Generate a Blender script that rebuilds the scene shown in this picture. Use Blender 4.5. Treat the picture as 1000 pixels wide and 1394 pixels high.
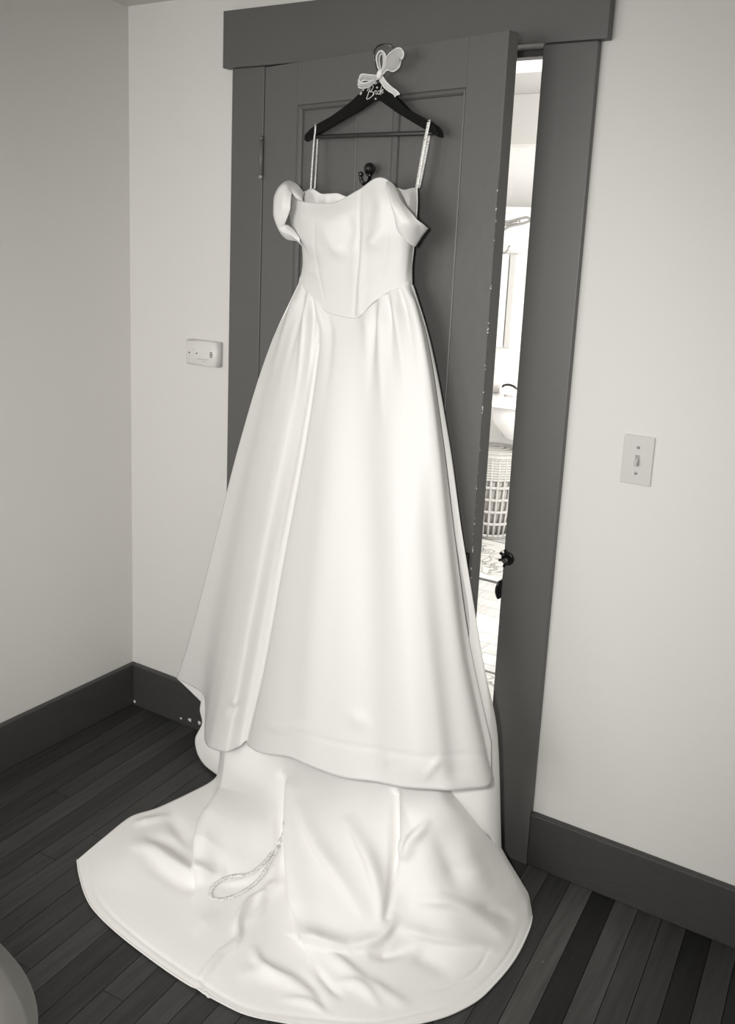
import bpy, bmesh, math, random
import numpy as np
from mathutils import Vector, Matrix

random.seed(7)
np.random.seed(7)
for o in list(bpy.data.objects):
    bpy.data.objects.remove(o)
scene = bpy.context.scene
COL = scene.collection

# ------------------------------------------------------------------ camera
CAM = np.array([2.1925, -2.1110, 1.5614])
PAN, TILT, ROLL = 0.55823, 0.204745, 0.043918
FPX, PPX, PPY = 1276.298, -7.804, -98.936
def _axes():
    cp, sp, ct, st = math.cos(PAN), math.sin(PAN), math.cos(TILT), math.sin(TILT)
    fw = np.array([-sp * ct, cp * ct, -st]); rt = np.array([cp, sp, 0.0]); up = np.cross(rt, fw)
    cr, sr = math.cos(ROLL), math.sin(ROLL)
    return cr * rt + sr * up, -sr * rt + cr * up, fw
AR, AU, AF = _axes()
cd = bpy.data.cameras.new('camera')
cd.sensor_width = 36.0; cd.sensor_fit = 'AUTO'
cd.lens = FPX / 1394.0 * 36.0
cd.shift_x = -PPX / 1394.0; cd.shift_y = PPY / 1394.0
cd.clip_start = 0.05
cam = bpy.data.objects.new('camera', cd); COL.objects.link(cam)
m = Matrix.Identity(4)
for i in range(3):
    m[i][0] = AR[i]; m[i][1] = AU[i]; m[i][2] = -AF[i]; m[i][3] = CAM[i]
cam.matrix_world = m
scene.camera = cam

# ------------------------------------------------------------------ world, light, exposure
w = bpy.data.worlds.new('world'); scene.world = w; w.use_nodes = True
bg = w.node_tree.nodes['Background']
bg.inputs[0].default_value = (0.95, 0.97, 1.0, 1); bg.inputs[1].default_value = 1.0
WARM = (1.0, 0.985, 0.955)
def area(name, loc, target, sx, sy, power, color=WARM, spread=180):
    l = bpy.data.lights.new(name, 'AREA'); l.shape = 'RECTANGLE'; l.size = sx; l.size_y = sy
    l.energy = power; l.color = color; l.spread = math.radians(spread)
    o = bpy.data.objects.new(name, l); COL.objects.link(o); o.location = loc
    d = Vector(target) - Vector(loc); o.rotation_euler = d.to_track_quat('-Z', 'Y').to_euler()
    return o
area('daylight_left_window', (0.06, -2.35, 1.35), (1.2, -2.0, 1.25), 1.0, 1.2, 9)
area('rear_fill', (0.85, -3.66, 1.55), (1.25, 0.0, 1.6), 1.3, 1.1, 36)  # added fill for the door wall, set in an unseen rear opening
area('bathroom_fill', (2.12, 1.5, 1.35), (0.3, 2.5, 1.35), 1.1, 1.2, 105)  # added unseen lamp that brightens the bathroom; no window in that wall
# the camera's own flash: camera held upright, flash head on its left side
fl_ = bpy.data.lights.new('camera_flash', 'SPOT'); fl_.energy = 117; fl_.color = WARM
fl_.spot_size = math.radians(78); fl_.spot_blend = 1.0; fl_.shadow_soft_size = 0.05
fo = bpy.data.objects.new('camera_flash', fl_); COL.objects.link(fo)
fo.location = CAM - AR * 0.15 + AU * 0.06 + AF * 0.02
_aim = Vector((0.90, -0.2, 0.88)) - Vector(fo.location)
fo.rotation_euler = _aim.to_track_quat('-Z', 'Y').to_euler()
vs = scene.view_settings
vs.view_transform = 'Standard'; vs.look = 'None'; vs.gamma = 1.0; vs.use_curve_mapping = False
vs.exposure = 0.0

# ------------------------------------------------------------------ pixel helpers (authoring: a pixel and a real depth give a point)
def ray(x, y): return AF + AR * ((x - 500 - PPX) / FPX) - AU * ((y - 697 - PPY) / FPX)
def atY(x, y, Y): d = ray(x, y); return CAM + d * ((Y - CAM[1]) / d[1])
def atZ(x, y, Z): d = ray(x, y); return CAM + d * ((Z - CAM[2]) / d[2])
D0 = np.array([0.534, -0.022]); D1 = np.array([1.3117, -0.19])
DW = float(np.linalg.norm(D1 - D0)); DD = (D1 - D0) / DW; DN = np.array([DD[1], -DD[0]])   # along the door, out of its face
def atD(x, y, off):
    d = ray(x, y); A = D0 + DN * off
    return CAM + d * float(((A - CAM[:2]) @ DN) / (d[:2] @ DN))
def proj(V):
    d = V - CAM; z = d @ AF
    return np.stack([500 + PPX + FPX * (d @ AR) / z, 697 + PPY - FPX * (d @ AU) / z], -1)

# ------------------------------------------------------------------ materials
def srgb(v):
    v /= 255.0
    return v / 12.92 if v <= 0.04045 else ((v + 0.055) / 1.055) ** 2.4
def grey(v, warm=1.0):
    a = srgb(v); return (a, a * (1 - 0.02 * warm), a * (1 - 0.055 * warm), 1)
MATS = {}
def mat(name, base, rough=0.6, var=0.0, scale=8.0, bump=0.0, bscale=60.0, metallic=0.0, spec=0.5, sheen=0.0):
    if name in MATS: return MATS[name]
    m = bpy.data.materials.new(name); m.use_nodes = True
    nt = m.node_tree; b = nt.nodes['Principled BSDF']
    b.inputs['Base Color'].default_value = base
    b.inputs['Roughness'].default_value = rough
    b.inputs['Metallic'].default_value = metallic
    b.inputs['Specular IOR Level'].default_value = spec
    if sheen: b.inputs['Sheen Weight'].default_value = sheen
    tc = nt.nodes.new('ShaderNodeTexCoord')
    n = nt.nodes.new('ShaderNodeTexNoise'); n.inputs['Scale'].default_value = scale; n.inputs['Detail'].default_value = 4
    nt.links.new(tc.outputs['Object'], n.inputs['Vector'])
    r = nt.nodes.new('ShaderNodeMapRange'); r.inputs[3].default_value = 1 - var; r.inputs[4].default_value = 1 + var
    nt.links.new(n.outputs['Fac'], r.inputs[0])
    mx = nt.nodes.new('ShaderNodeMix'); mx.data_type = 'RGBA'; mx.blend_type = 'MULTIPLY'; mx.inputs[0].default_value = 1
    mx.inputs[6].default_value = base
    nt.links.new(r.outputs[0], mx.inputs[7]); nt.links.new(mx.outputs[2], b.inputs['Base Color'])
    if bump:
        n2 = nt.nodes.new('ShaderNodeTexNoise'); n2.inputs['Scale'].default_value = bscale; n2.inputs['Detail'].default_value = 3
        nt.links.new(tc.outputs['Object'], n2.inputs['Vector'])
        bp = nt.nodes.new('ShaderNodeBump'); bp.inputs['Strength'].default_value = bump; bp.inputs['Distance'].default_value = 0.01
        nt.links.new(n2.outputs['Fac'], bp.inputs['Height']); nt.links.new(bp.outputs[0], b.inputs['Normal'])
    MATS[name] = m
    return m
def sheer(name, base, alpha, rough=0.7):
    m = mat(name, base, rough)
    nt = m.node_tree; b = nt.nodes['Principled BSDF']; out = nt.nodes['Material Output']
    t = nt.nodes.new('ShaderNodeBsdfTransparent'); s = nt.nodes.new('ShaderNodeMixShader')
    s.inputs[0].default_value = alpha
    nt.links.new(t.outputs[0], s.inputs[1]); nt.links.new(b.outputs[0], s.inputs[2]); nt.links.new(s.outputs[0], out.inputs[0])
    return m
M_WALL = mat('white_plaster', grey(214), 0.75, 0.015, 3.0, 0.10, 25.0, spec=0.25)
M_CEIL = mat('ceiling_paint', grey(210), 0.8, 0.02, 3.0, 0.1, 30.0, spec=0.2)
M_BASE = mat('shade_toned_trim_paint', grey(61), 0.5, 0.04, 6.0, 0.12, 40.0)  # casing paint made darker: shade near the floor put into the colour
M_TRIM = mat('grey_trim_paint', grey(90), 0.5, 0.04, 5.0, 0.05, 45.0)
M_SATIN = mat('white_satin', grey(224, .7), 0.48, 0.01, 5.0, 0.03, 240.0, spec=0.4)
M_LINING = mat('white_lining', grey(241, .7), 0.6, 0.01, 5.0, 0.04, 200.0, spec=0.3)
M_BLACK = mat('black_lacquer', grey(9, .5), 0.4, 0.1, 20.0, spec=0.25)
M_BAR = mat('dark_bar_wood', grey(48, .5), 0.45, 0.2, 40.0)
M_IRON = mat('black_iron', grey(10, .5), 0.28, 0.25, 60.0, 0.4, 120.0)
M_STEEL = mat('hook_steel', grey(90, .5), 0.3, 0.05, 20.0, metallic=0.9)
M_PLASTIC = mat('white_plastic', grey(216), 0.4, 0.01, 5.0)
M_PLATE = mat('ivory_plate', grey(196), 0.4, 0.01, 5.0)
M_SCREW = mat('painted_screw', grey(150), 0.4, 0.05, 50.0, metallic=0.3)
M_PRINT = mat('dark_print', grey(30, .5), 0.5, 0.02)
M_PRINTL = mat('pale_grey_print', grey(150), 0.5, 0.02)
M_WHITE = mat('white_script_paint', grey(240, .6), 0.5, 0.02)
M_PEARL = mat('pearl', grey(240, .6), 0.25, 0.02)
M_ORG = sheer('sheer_organza', grey(240, .6), 0.34)
M_ORGD = sheer('organza_tails', grey(240, .6), 0.62)
M_TULLE = sheer('pale_tulle', grey(215), 0.36)
M_BWALL = mat('bathroom_white_paint', grey(240, .5), 0.6, 0.01, 3.0)
M_BGREY = mat('bathroom_grey_panel', grey(198), 0.6, 0.02, 3.0)
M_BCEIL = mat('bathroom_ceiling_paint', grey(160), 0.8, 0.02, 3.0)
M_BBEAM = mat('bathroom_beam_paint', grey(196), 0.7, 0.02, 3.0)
M_CERAM = mat('white_ceramic', grey(242, .4), 0.15, 0.005)
M_WICK = mat('pale_wicker', grey(188, 1.2), 0.7, 0.15, 60.0)
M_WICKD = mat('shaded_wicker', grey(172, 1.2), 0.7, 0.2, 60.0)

def floor_wood(name, lo, hi):
    m = bpy.data.materials.new(name); m.use_nodes = True
    nt = m.node_tree; b = nt.nodes['Principled BSDF']
    oi = nt.nodes.new('ShaderNodeObjectInfo'); tc = nt.nodes.new('ShaderNodeTexCoord')
    geo = nt.nodes.new('ShaderNodeNewGeometry')
    mp = nt.nodes.new('ShaderNodeMapping'); mp.inputs['Scale'].default_value = (34, 2.2, 10)
    nt.links.new(geo.outputs['Position'], mp.inputs[0])
    ad = nt.nodes.new('ShaderNodeVectorMath'); ad.operation = 'ADD'
    cb = nt.nodes.new('ShaderNodeCombineXYZ'); ml = nt.nodes.new('ShaderNodeMath'); ml.operation = 'MULTIPLY'; ml.inputs[1].default_value = 40
    nt.links.new(oi.outputs['Random'], ml.inputs[0]); nt.links.new(ml.outputs[0], cb.inputs[1])
    nt.links.new(mp.outputs[0], ad.inputs[0]); nt.links.new(cb.outputs[0], ad.inputs[1])
    n = nt.nodes.new('ShaderNodeTexNoise'); n.inputs['Scale'].default_value = 1.6; n.inputs['Detail'].default_value = 6; n.inputs['Roughness'].default_value = 0.65
    nt.links.new(ad.outputs[0], n.inputs['Vector'])
    r = nt.nodes.new('ShaderNodeMapRange'); r.inputs[1].default_value = 0.25; r.inputs[2].default_value = 0.75
    r.inputs[3].default_value = lo; r.inputs[4].default_value = hi
    nt.links.new(n.outputs['Fac'], r.inputs[0])
    mx = nt.nodes.new('ShaderNodeMix'); mx.data_type = 'RGBA'; mx.blend_type = 'MULTIPLY'; mx.inputs[0].default_value = 1
    nt.links.new(oi.outputs['Color'], mx.inputs[6]); nt.links.new(r.outputs[0], mx.inputs[7])
    # thin pale scratches
    sc = nt.nodes.new('ShaderNodeTexNoise'); sc.inputs['Scale'].default_value = 55; sc.inputs['Detail'].default_value = 2
    nt.links.new(geo.outputs['Position'], sc.inputs['Vector'])
    gt = nt.nodes.new('ShaderNodeMapRange'); gt.inputs[1].default_value = 0.76; gt.inputs[2].default_value = 0.80
    nt.links.new(sc.outputs['Fac'], gt.inputs[0])
    m2 = nt.nodes.new('ShaderNodeMix'); m2.data_type = 'RGBA'
    nt.links.new(gt.outputs[0], m2.inputs[0]); nt.links.new(mx.outputs[2], m2.inputs[6]); m2.inputs[7].default_value = grey(120)
    nt.links.new(m2.outputs[2], b.inputs['Base Color'])
    b.inputs['Roughness'].default_value = 0.55; b.inputs['Specular IOR Level'].default_value = 0.3
    bp = nt.nodes.new('ShaderNodeBump'); bp.inputs['Strength'].default_value = 0.12; bp.inputs['Distance'].default_value = 0.004
    nt.links.new(n.outputs['Fac'], bp.inputs['Height']); nt.links.new(bp.outputs[0], b.inputs['Normal'])
    return m
M_FLOOR = floor_wood('dark_floor_wood', 0.62, 1.35)
M_BFLOOR = floor_wood('pale_floor_wood', 0.7, 1.15)
M_BSUB = mat('pale_joint', grey(120), 0.9, 0.1)
M_SUB = mat('dark_joint', grey(14, .5), 0.9, 0.1)

def door_paint():
    m = mat('grey_door_paint', grey(97), 0.48, 0.04, 5.0, 0.12, 45.0)
    return m
M_DOOR = door_paint()
def chipped():
    # paint worn off in small flecks on the lock-side edge
    m = mat('chipped_edge_paint', grey(84), 0.5, 0.04, 5.0)
    nt = m.node_tree; b = nt.nodes['Principled BSDF']
    src = b.inputs['Base Color'].links[0].from_socket
    tc = nt.nodes.new('ShaderNodeTexCoord'); n = nt.nodes.new('ShaderNodeTexNoise')
    n.inputs['Scale'].default_value = 120; n.inputs['Detail'].default_value = 3
    nt.links.new(tc.outputs['Object'], n.inputs['Vector'])
    r = nt.nodes.new('ShaderNodeMapRange'); r.inputs[1].default_value = 0.62; r.inputs[2].default_value = 0.64
    nt.links.new(n.outputs['Fac'], r.inputs[0])
    mx = nt.nodes.new('ShaderNodeMix'); mx.data_type = 'RGBA'; mx.inputs[7].default_value = grey(215)
    nt.links.new(r.outputs[0], mx.inputs[0]); nt.links.new(src, mx.inputs[6]); nt.links.new(mx.outputs[2], b.inputs['Base Color'])
    return m
M_CHIP = chipped()
def ribbon_print():
    m = mat('printed_ribbon', grey(238, .6), 0.45, 0.01)
    nt = m.node_tree; b = nt.nodes['Principled BSDF']
    src = b.inputs['Base Color'].links[0].from_socket
    tc = nt.nodes.new('ShaderNodeTexCoord'); n = nt.nodes.new('ShaderNodeTexNoise'); n.inputs['Scale'].default_value = 330; n.inputs['Detail'].default_value = 0
    nt.links.new(tc.outputs['Object'], n.inputs['Vector'])
    r = nt.nodes.new('ShaderNodeMapRange'); r.inputs[1].default_value = 0.56; r.inputs[2].default_value = 0.62
    nt.links.new(n.outputs['Fac'], r.inputs[0])
    mx = nt.nodes.new('ShaderNodeMix'); mx.data_type = 'RGBA'; mx.inputs[7].default_value = grey(190)
    nt.links.new(r.outputs[0], mx.inputs[0]); nt.links.new(src, mx.inputs[6]); nt.links.new(mx.outputs[2], b.inputs['Base Color'])
    return m
M_RIB = ribbon_print()
def rug_mat():
    m = bpy.data.materials.new('faded_patterned_rug'); m.use_nodes = True
    nt = m.node_tree; b = nt.nodes['Principled BSDF']; b.inputs['Roughness'].default_value = 0.9
    tc = nt.nodes.new('ShaderNodeTexCoord'); n = nt.nodes.new('ShaderNodeTexNoise'); n.inputs['Scale'].default_value = 9; n.inputs['Detail'].default_value = 1.5; n.inputs['Distortion'].default_value = 1.2
    nt.links.new(tc.outputs['Object'], n.inputs['Vector'])
    cr = nt.nodes.new('ShaderNodeValToRGB'); e = cr.color_ramp.elements
    e[0].position = 0.40; e[0].color = grey(205); e[1].position = 0.60; e[1].color = grey(212)
    for p, v in ((0.455, 200), (0.48, 105), (0.505, 205), (0.53, 110), (0.55, 205)):
        x = e.new(p); x.color = grey(v)
    nt.links.new(n.outputs['Fac'], cr.inputs[0]); nt.links.new(cr.outputs[0], b.inputs['Base Color'])
    return m
M_RUG = rug_mat()
M_RUGB = mat('rug_border', grey(214), 0.9, 0.05, 30.0)
M_RUGE = mat('rug_dark_binding', grey(110), 0.9, 0.05, 30.0)

# ------------------------------------------------------------------ object helpers
def link(name, me, material, parent=None):
    o = bpy.data.objects.new(name, me); COL.objects.link(o)
    if material is not None and len(me.materials) == 0: me.materials.append(material)
    if parent is not None:
        o.parent = parent
        pw = Vector((0, 0, 0)); q = parent
        while q is not None:
            pw += q.location; q = q.parent
        o.location = -pw
    return o
def tag(o, label=None, cat=None, group=None, kind=None):
    if label: o['label'] = label
    if cat: o['category'] = cat
    if group: o['group'] = group
    if kind: o['kind'] = kind
    return o
def thing(name, loc, label, cat, group=None, kind=None):
    o = bpy.data.objects.new(name, None); o.empty_display_size = 0.05; COL.objects.link(o); o.location = loc
    return tag(o, label, cat, group, kind)
def mk(name, V, F, material, parent=None, smooth=False):
    me = bpy.data.meshes.new(name); me.from_pydata([tuple(map(float, v)) for v in V], [], F)
    if smooth: me.polygons.foreach_set('use_smooth', [True] * len(me.polygons))
    me.update()
    return link(name, me, material, parent)
def frm(bm, name, material, parent=None, smooth=False):
    bmesh.ops.recalc_face_normals(bm, faces=bm.faces)
    me = bpy.data.meshes.new(name); bm.to_mesh(me); bm.free()
    if smooth: me.polygons.foreach_set('use_smooth', [True] * len(me.polygons))
    return link(name, me, material, parent)
def addbox(bm, lo, hi, bev=0.0, M=None):
    r = bmesh.ops.create_cube(bm, size=1.0)
    S = Matrix.Diagonal((hi[0] - lo[0], hi[1] - lo[1], hi[2] - lo[2], 1)); T = Matrix.Translation([(a + b) / 2 for a, b in zip(lo, hi)])
    mm = T @ S
    if M is not None: mm = M @ mm
    bmesh.ops.transform(bm, matrix=mm, verts=r['verts'])
    if bev:
        es = list({e for v in r['verts'] for e in v.link_edges})
        bmesh.ops.bevel(bm, geom=es, offset=bev, segments=2, affect='EDGES', profile=0.6)
def box(name, lo, hi, material, parent=None, bev=0.0, M=None):
    bm = bmesh.new(); addbox(bm, lo, hi, bev, M); return frm(bm, name, material, parent)
def tube_data(P, R, n=10, closed=False):
    P = [Vector(p) for p in P]; N = len(P)
    if not hasattr(R, '__len__'): R = [R] * N
    V = []; F = []
    t0 = (P[1] - P[0]).normalized(); up = Vector((0, 0, 1)) if abs(t0.z) < 0.9 else Vector((1, 0, 0))
    nx = t0.cross(up).normalized()
    for i in range(N):
        if closed: t = (P[(i + 1) % N] - P[i - 1]).normalized()
        else: t = (P[min(i + 1, N - 1)] - P[max(i - 1, 0)]).normalized()
        nx = (nx - t * nx.dot(t)).normalized(); ny = t.cross(nx)
        for k in range(n):
            a = 2 * math.pi * k / n
            V.append(P[i] + (nx * math.cos(a) + ny * math.sin(a)) * R[i])
    for i in range(N if closed else N - 1):
        j = (i + 1) % N
        for k in range(n):
            F.append((i * n + k, i * n + (k + 1) % n, j * n + (k + 1) % n, j * n + k))
    if not closed:
        F.append(tuple(range(n))[::-1]); F.append(tuple((N - 1) * n + k for k in range(n)))
    return V, F
def tube(name, P, R, material, parent=None, n=10, closed=False):
    V, F = tube_data(P, R, n, closed); return mk(name, V, F, material, parent, True)
def tubes(name, L, material, parent=None, n=6):
    V = []; F = []
    for P, R in L:
        v, f = tube_data(P, R, n); k = len(V); V += v; F += [tuple(i + k for i in q) for q in f]
    return mk(name, V, F, material, parent, True)
def crom(P, k=8):
    P = [np.array(p, float) for p in P]; Q = [2 * P[0] - P[1]] + P + [2 * P[-1] - P[-2]]; out = []
    for i in range(1, len(Q) - 2):
        for t in np.linspace(0, 1, k, endpoint=False):
            a, b, c, d = Q[i - 1], Q[i], Q[i + 1], Q[i + 2]
            out.append(0.5 * (2 * b + (c - a) * t + (2 * a - 5 * b + 4 * c - d) * t * t + (3 * b - a - 3 * c + d) * t ** 3))
    out.append(P[-1]); return out
def lathe(name, prof, c, material, parent=None, n=32, axis=None):
    V = []; F = []
    for r, z in prof:
        for k in range(n):
            a = 2 * math.pi * k / n; V.append(Vector((r * math.cos(a), r * math.sin(a), z)))
    if axis is not None:
        q = Vector((0, 0, 1)).rotation_difference(Vector(axis)); V = [q @ v for v in V]
    V = [v + Vector(c) for v in V]
    for i in range(len(prof) - 1):
        for k in range(n): F.append((i * n + k, i * n + (k + 1) % n, (i + 1) * n + (k + 1) % n, (i + 1) * n + k))
    F.append(tuple(range(n))[::-1]); F.append(tuple((len(prof) - 1) * n + k for k in range(n)))
    return mk(name, V, F, material, parent, True)

# ------------------------------------------------------------------ cloth surfaces
def pchip(x, Y, xs):
    x = np.asarray(x, float); Y = np.asarray(Y, float); h = np.diff(x); d = np.diff(Y, axis=0) / h[:, None]
    n = len(x); mm = np.zeros_like(Y)
    for i in range(1, n - 1):
        w1 = 2 * h[i] + h[i - 1]; w2 = h[i] + 2 * h[i - 1]
        same = d[i - 1] * d[i] > 0
        with np.errstate(divide='ignore', invalid='ignore'):
            v = (w1 + w2) / (w1 / d[i - 1] + w2 / d[i])
        mm[i] = np.where(same, v, 0)
    mm[0] = d[0]; mm[-1] = d[-1]
    k = np.clip(np.searchsorted(x, xs, 'right') - 1, 0, n - 2); t = ((xs - x[k]) / h[k])[:, None]; hk = h[k][:, None]
    return ((2 * t ** 3 - 3 * t ** 2 + 1) * Y[k] + (t ** 3 - 2 * t ** 2 + t) * hk * mm[k] + (-2 * t ** 3 + 3 * t ** 2) * Y[k + 1] + (t ** 3 - t ** 2) * hk * mm[k + 1])
def surface(ctrl, nu, nv):
    """ctrl[col][row] -> 3d; returns grid [nu][nv][3]"""
    C = np.array(ctrl, float); nc, nr = C.shape[:2]
    dv = np.linalg.norm(np.diff(C, axis=1), axis=2).mean(0) + 1e-4; tv = np.concatenate([[0], np.cumsum(dv)])
    s = np.linspace(0, tv[-1], nv)
    A = np.stack([pchip(tv, C[i], s) for i in range(nc)])
    du = np.linalg.norm(np.diff(C, axis=0), axis=2).mean(1) + 1e-3; tu = np.concatenate([[0], np.cumsum(du)])
    s = np.linspace(0, tu[-1], nu)
    return np.stack([pchip(tu, A[:, j], s) for j in range(nv)], 1)
def smooth_grid(G, it=2):
    for _ in range(it):
        H = G.copy(); H[1:-1] = 0.25 * G[:-2] + 0.5 * G[1:-1] + 0.25 * G[2:]
        K = H.copy(); K[:, 1:-1] = 0.25 * H[:, :-2] + 0.5 * H[:, 1:-1] + 0.25 * H[:, 2:]
        G = K
    return G
def gnormals(G):
    a = np.gradient(G, axis=0); b = np.gradient(G, axis=1); n = np.cross(a, b)
    n /= (np.linalg.norm(n, axis=2, keepdims=True) + 1e-9)
    if ((CAM - G) * n).sum(2).mean() < 0: n = -n
    return n
def strokes(G, S):
    """folds: each stroke is (polyline, amplitude(s), width_left, width_right); pushes the cloth along its normal"""
    N = gnormals(G); P = proj(G.reshape(-1, 3)); D = np.zeros(len(P))
    for pts, amp, wl, wr in S:
        pts = np.array(crom(pts, 6)) if len(pts) > 2 else np.array(pts, float)
        amps = np.array(amp, float) if hasattr(amp, '__len__') else np.array([0, amp, amp, 0], float)
        L = np.concatenate([[0], np.cumsum(np.linalg.norm(np.diff(pts, axis=0), axis=1))])
        best = np.full(len(P), 1e9); sd = np.zeros(len(P)); tt = np.zeros(len(P))
        for i in range(len(pts) - 1):
            a, b = pts[i], pts[i + 1]; e = b - a; l2 = e @ e + 1e-9
            t = np.clip(((P - a) @ e) / l2, 0, 1); q = P - (a + t[:, None] * e); d = np.linalg.norm(q, axis=1)
            s = np.sign(e[0] * q[:, 1] - e[1] * q[:, 0])     # + : right side of the stroke direction on screen
            k = d < best; best[k] = d[k]; sd[k] = s[k]; tt[k] = (L[i] + t[k] * (L[i + 1] - L[i])) / L[-1]
        wd = np.where(sd > 0, wr, wl)
        D += np.interp(tt, np.linspace(0, 1, len(amps)), amps) * np.exp(-(best / wd) ** 2)
    return G + N * D.reshape(G.shape[:2])[..., None]
def grid_obj(name, G, material, parent, thick=0.0015, mask=None):
    nu, nv = G.shape[:2]; V = G.reshape(-1, 3); F = []
    for i in range(nu - 1):
        for j in range(nv - 1):
            F.append((i * nv + j, (i + 1) * nv + j, (i + 1) * nv + j + 1, i * nv + j + 1))
    o = mk(name, V, F, material, parent, True)
    if thick:
        s = o.modifiers.new('thickness', 'SOLIDIFY'); s.thickness = thick; s.offset = 0
    return o

# ================================================================== STRUCTURE
H = 2.217
RX, RY = 3.5, -3.75           # right wall, wall behind the camera
OL, OR_, OT = 0.53, 1.322, 2.018   # door opening
T = 0.12
def wall_with_holes(name, axis, pos, thick, a0, a1, z0, z1, holes, material, label):
    """axis 'y': wall in the xz plane at y=pos..pos+thick; axis 'x' likewise"""
    bm = bmesh.new(); As = sorted({a0, a1, *[h[0] for h in holes], *[h[1] for h in holes]})
    for i in range(len(As) - 1):
        l, r = As[i], As[i + 1]; hs = [h for h in holes if h[0] <= l and h[1] >= r]
        zs = [(z0, z1)] if not hs else [(z0, hs[0][2]), (hs[0][3], z1)]
        for (p, q) in zs:
            if q - p < 1e-4: continue
            if axis == 'y': addbox(bm, (l, pos, p), (r, pos + thick, q))
            else: addbox(bm, (pos, l, p), (pos + thick, r, q))
    bmesh.ops.remove_doubles(bm, verts=bm.verts, dist=1e-5)
    o = frm(bm, name, material); tag(o, label, 'wall', kind='structure'); return o
wall_with_holes('wall_back', 'y', 0.0, T, -0.12, RX + .12, 0.0, H, [(OL - .02, OR_ + .02, 0.0, OT + .02)], M_WALL, 'white plaster wall holding the grey door')
wall_with_holes('wall_left', 'x', -0.12, 0.12, RY, 0.0, 0.0, H, [(-2.85, -1.85, 0.75, 1.95)], M_WALL, 'white plaster wall on the left with dark baseboard')
wall_with_holes('wall_right', 'x', RX, 0.12, RY, 0.0, 0.0, H, [], M_WALL, 'white plaster wall at the right end of the room')
wall_with_holes('wall_front', 'y', RY - .12, 0.12, -0.12, RX + .12, 0.0, H, [(0.2, 1.5, 1.0, 2.1)], M_WALL, 'white plaster wall opposite the door with an added window opening')
tag(box('ceiling', (-0.12, RY - .12, H), (RX + .12, T, H + .1), M_CEIL), 'white ceiling above the door wall', 'ceiling', kind='structure')

# floor with single boards
BETA = 0.0629
fl = tag(box('floor', (-0.12, RY - .12, -0.06), (RX + .12, T, -0.014), M_SUB), 'dark stained narrow board floor', 'floor', kind='structure')
bm = bmesh.new(); addbox(bm, (-.5, -.5, -.5), (.5, .5, .5)); PLANK = bpy.data.meshes.new('plank'); 
bmesh.ops.recalc_face_normals(bm, faces=bm.faces); bm.to_mesh(PLANK); bm.free(); PLANK.materials.append(M_FLOOR)
PW = 0.0575
bd = np.array([math.sin(BETA), -math.cos(BETA)]); bx = np.array([math.cos(BETA), math.sin(BETA)])
U0 = float((atZ(798, 1230, 0.0)[:2]) @ bx) % PW          # phase of the boards
K0 = int(round((float(atZ(814, 1236, 0.0)[:2] @ bx) - U0) / PW - .5))
FTONE = {K0 - 4: 64, K0 - 3: 72, K0 - 2: 57, K0 - 1: 79, K0: 33, K0 + 1: 74, K0 + 2: 62, K0 + 3: 58, K0 + 4: 29, K0 + 5: 60, K0 + 6: 38, K0 + 7: 57}
def plank(mesh, u, v0, v1, tone, parent, width, thick=0.012, origin=(0, 0), d=bd, x=bx, rot=BETA):
    o = bpy.data.objects.new('plank', mesh); COL.objects.link(o); o.parent = parent
    c = np.array(origin) + x * u + d * (v0 + v1) / 2
    o.location = (c[0], c[1], -thick / 2); o.rotation_euler = (0, 0, rot)
    o.scale = (width - 0.0016, (v1 - v0) - 0.0018, thick)
    a = srgb(tone); o.color = (a, a * .985, a * .955, 1)
    return o
nb = 0
for k in range(-6, 62):
    u = (k + .5) * PW + U0
    v = -0.04 - random.random() * 0.0
    end = 3.7
    first = True
    while v < end:
        L = random.uniform(0.5, 1.5) if first else random.uniform(0.8, 2.0)
        v1 = min(end, v + L); first = False
        c = bx * u + bd * (v + v1) / 2
        tone = random.choice([55, 57, 60, 62, 53, 64, 58, 48])
        # boards just right of the doorway alternate strongly in tone
        if v < 0.1 and k in FTONE: tone = FTONE[k]; v1 = max(v1, min(end, v + .9))
        if -0.05 < c[0] < RX + .05: plank(PLANK, u, v, v1, tone, fl, PW); nb += 1
        v = v1

# baseboards (skirting) with a small rounded top
BH = 0.148; BT = 0.02
def baseboard(name, lo, hi, label):
    o = box(name, lo, hi, M_BASE, bev=0.004); return tag(o, label, 'baseboard', kind='structure')
baseboard('baseboard_left', (0.0005, RY, 0.001), (BT, -0.0005, BH), 'dark grey baseboard along the left wall')
baseboard('baseboard_back', (BT, -BT, 0.001), (0.419, -0.0005, BH), 'dark grey baseboard between room corner and door casing')
baseboard('baseboard_right', (1.4474, -BT, 0.001), (RX, -0.0005, BH), 'dark grey baseboard right of the door casing')

def fleck(parent, x, y, z, w_, h_):
    V = [(x + w_ * math.cos(a) * random.uniform(.7, 1.2), y, z + h_ * math.sin(a) * random.uniform(.7, 1.2)) for a in np.linspace(0, 2 * math.pi, 7, endpoint=False)]
    V += [(v[0], y + .0012, v[2]) for v in V]
    F = [tuple(range(7)), tuple(range(13, 6, -1))] + [(k, k + 7, (k + 1) % 7 + 7, (k + 1) % 7) for k in range(7)]
    mk('paint_fleck', V, F, M_WALL, parent)
bb_ = bpy.data.objects['baseboard_back']; br_ = bpy.data.objects['baseboard_right']
for px, py, w_, h_ in ((183, 955, .005, .006), (178, 957, .004, .004), (258, 980, .008, .006), (246, 978, .004, .004), (271, 984, .006, .007)):
    q = atY(px, py, -BT - .001); fleck(bb_, float(q[0]), -BT - .001, max(float(q[2]), .008), w_, h_)
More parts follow.
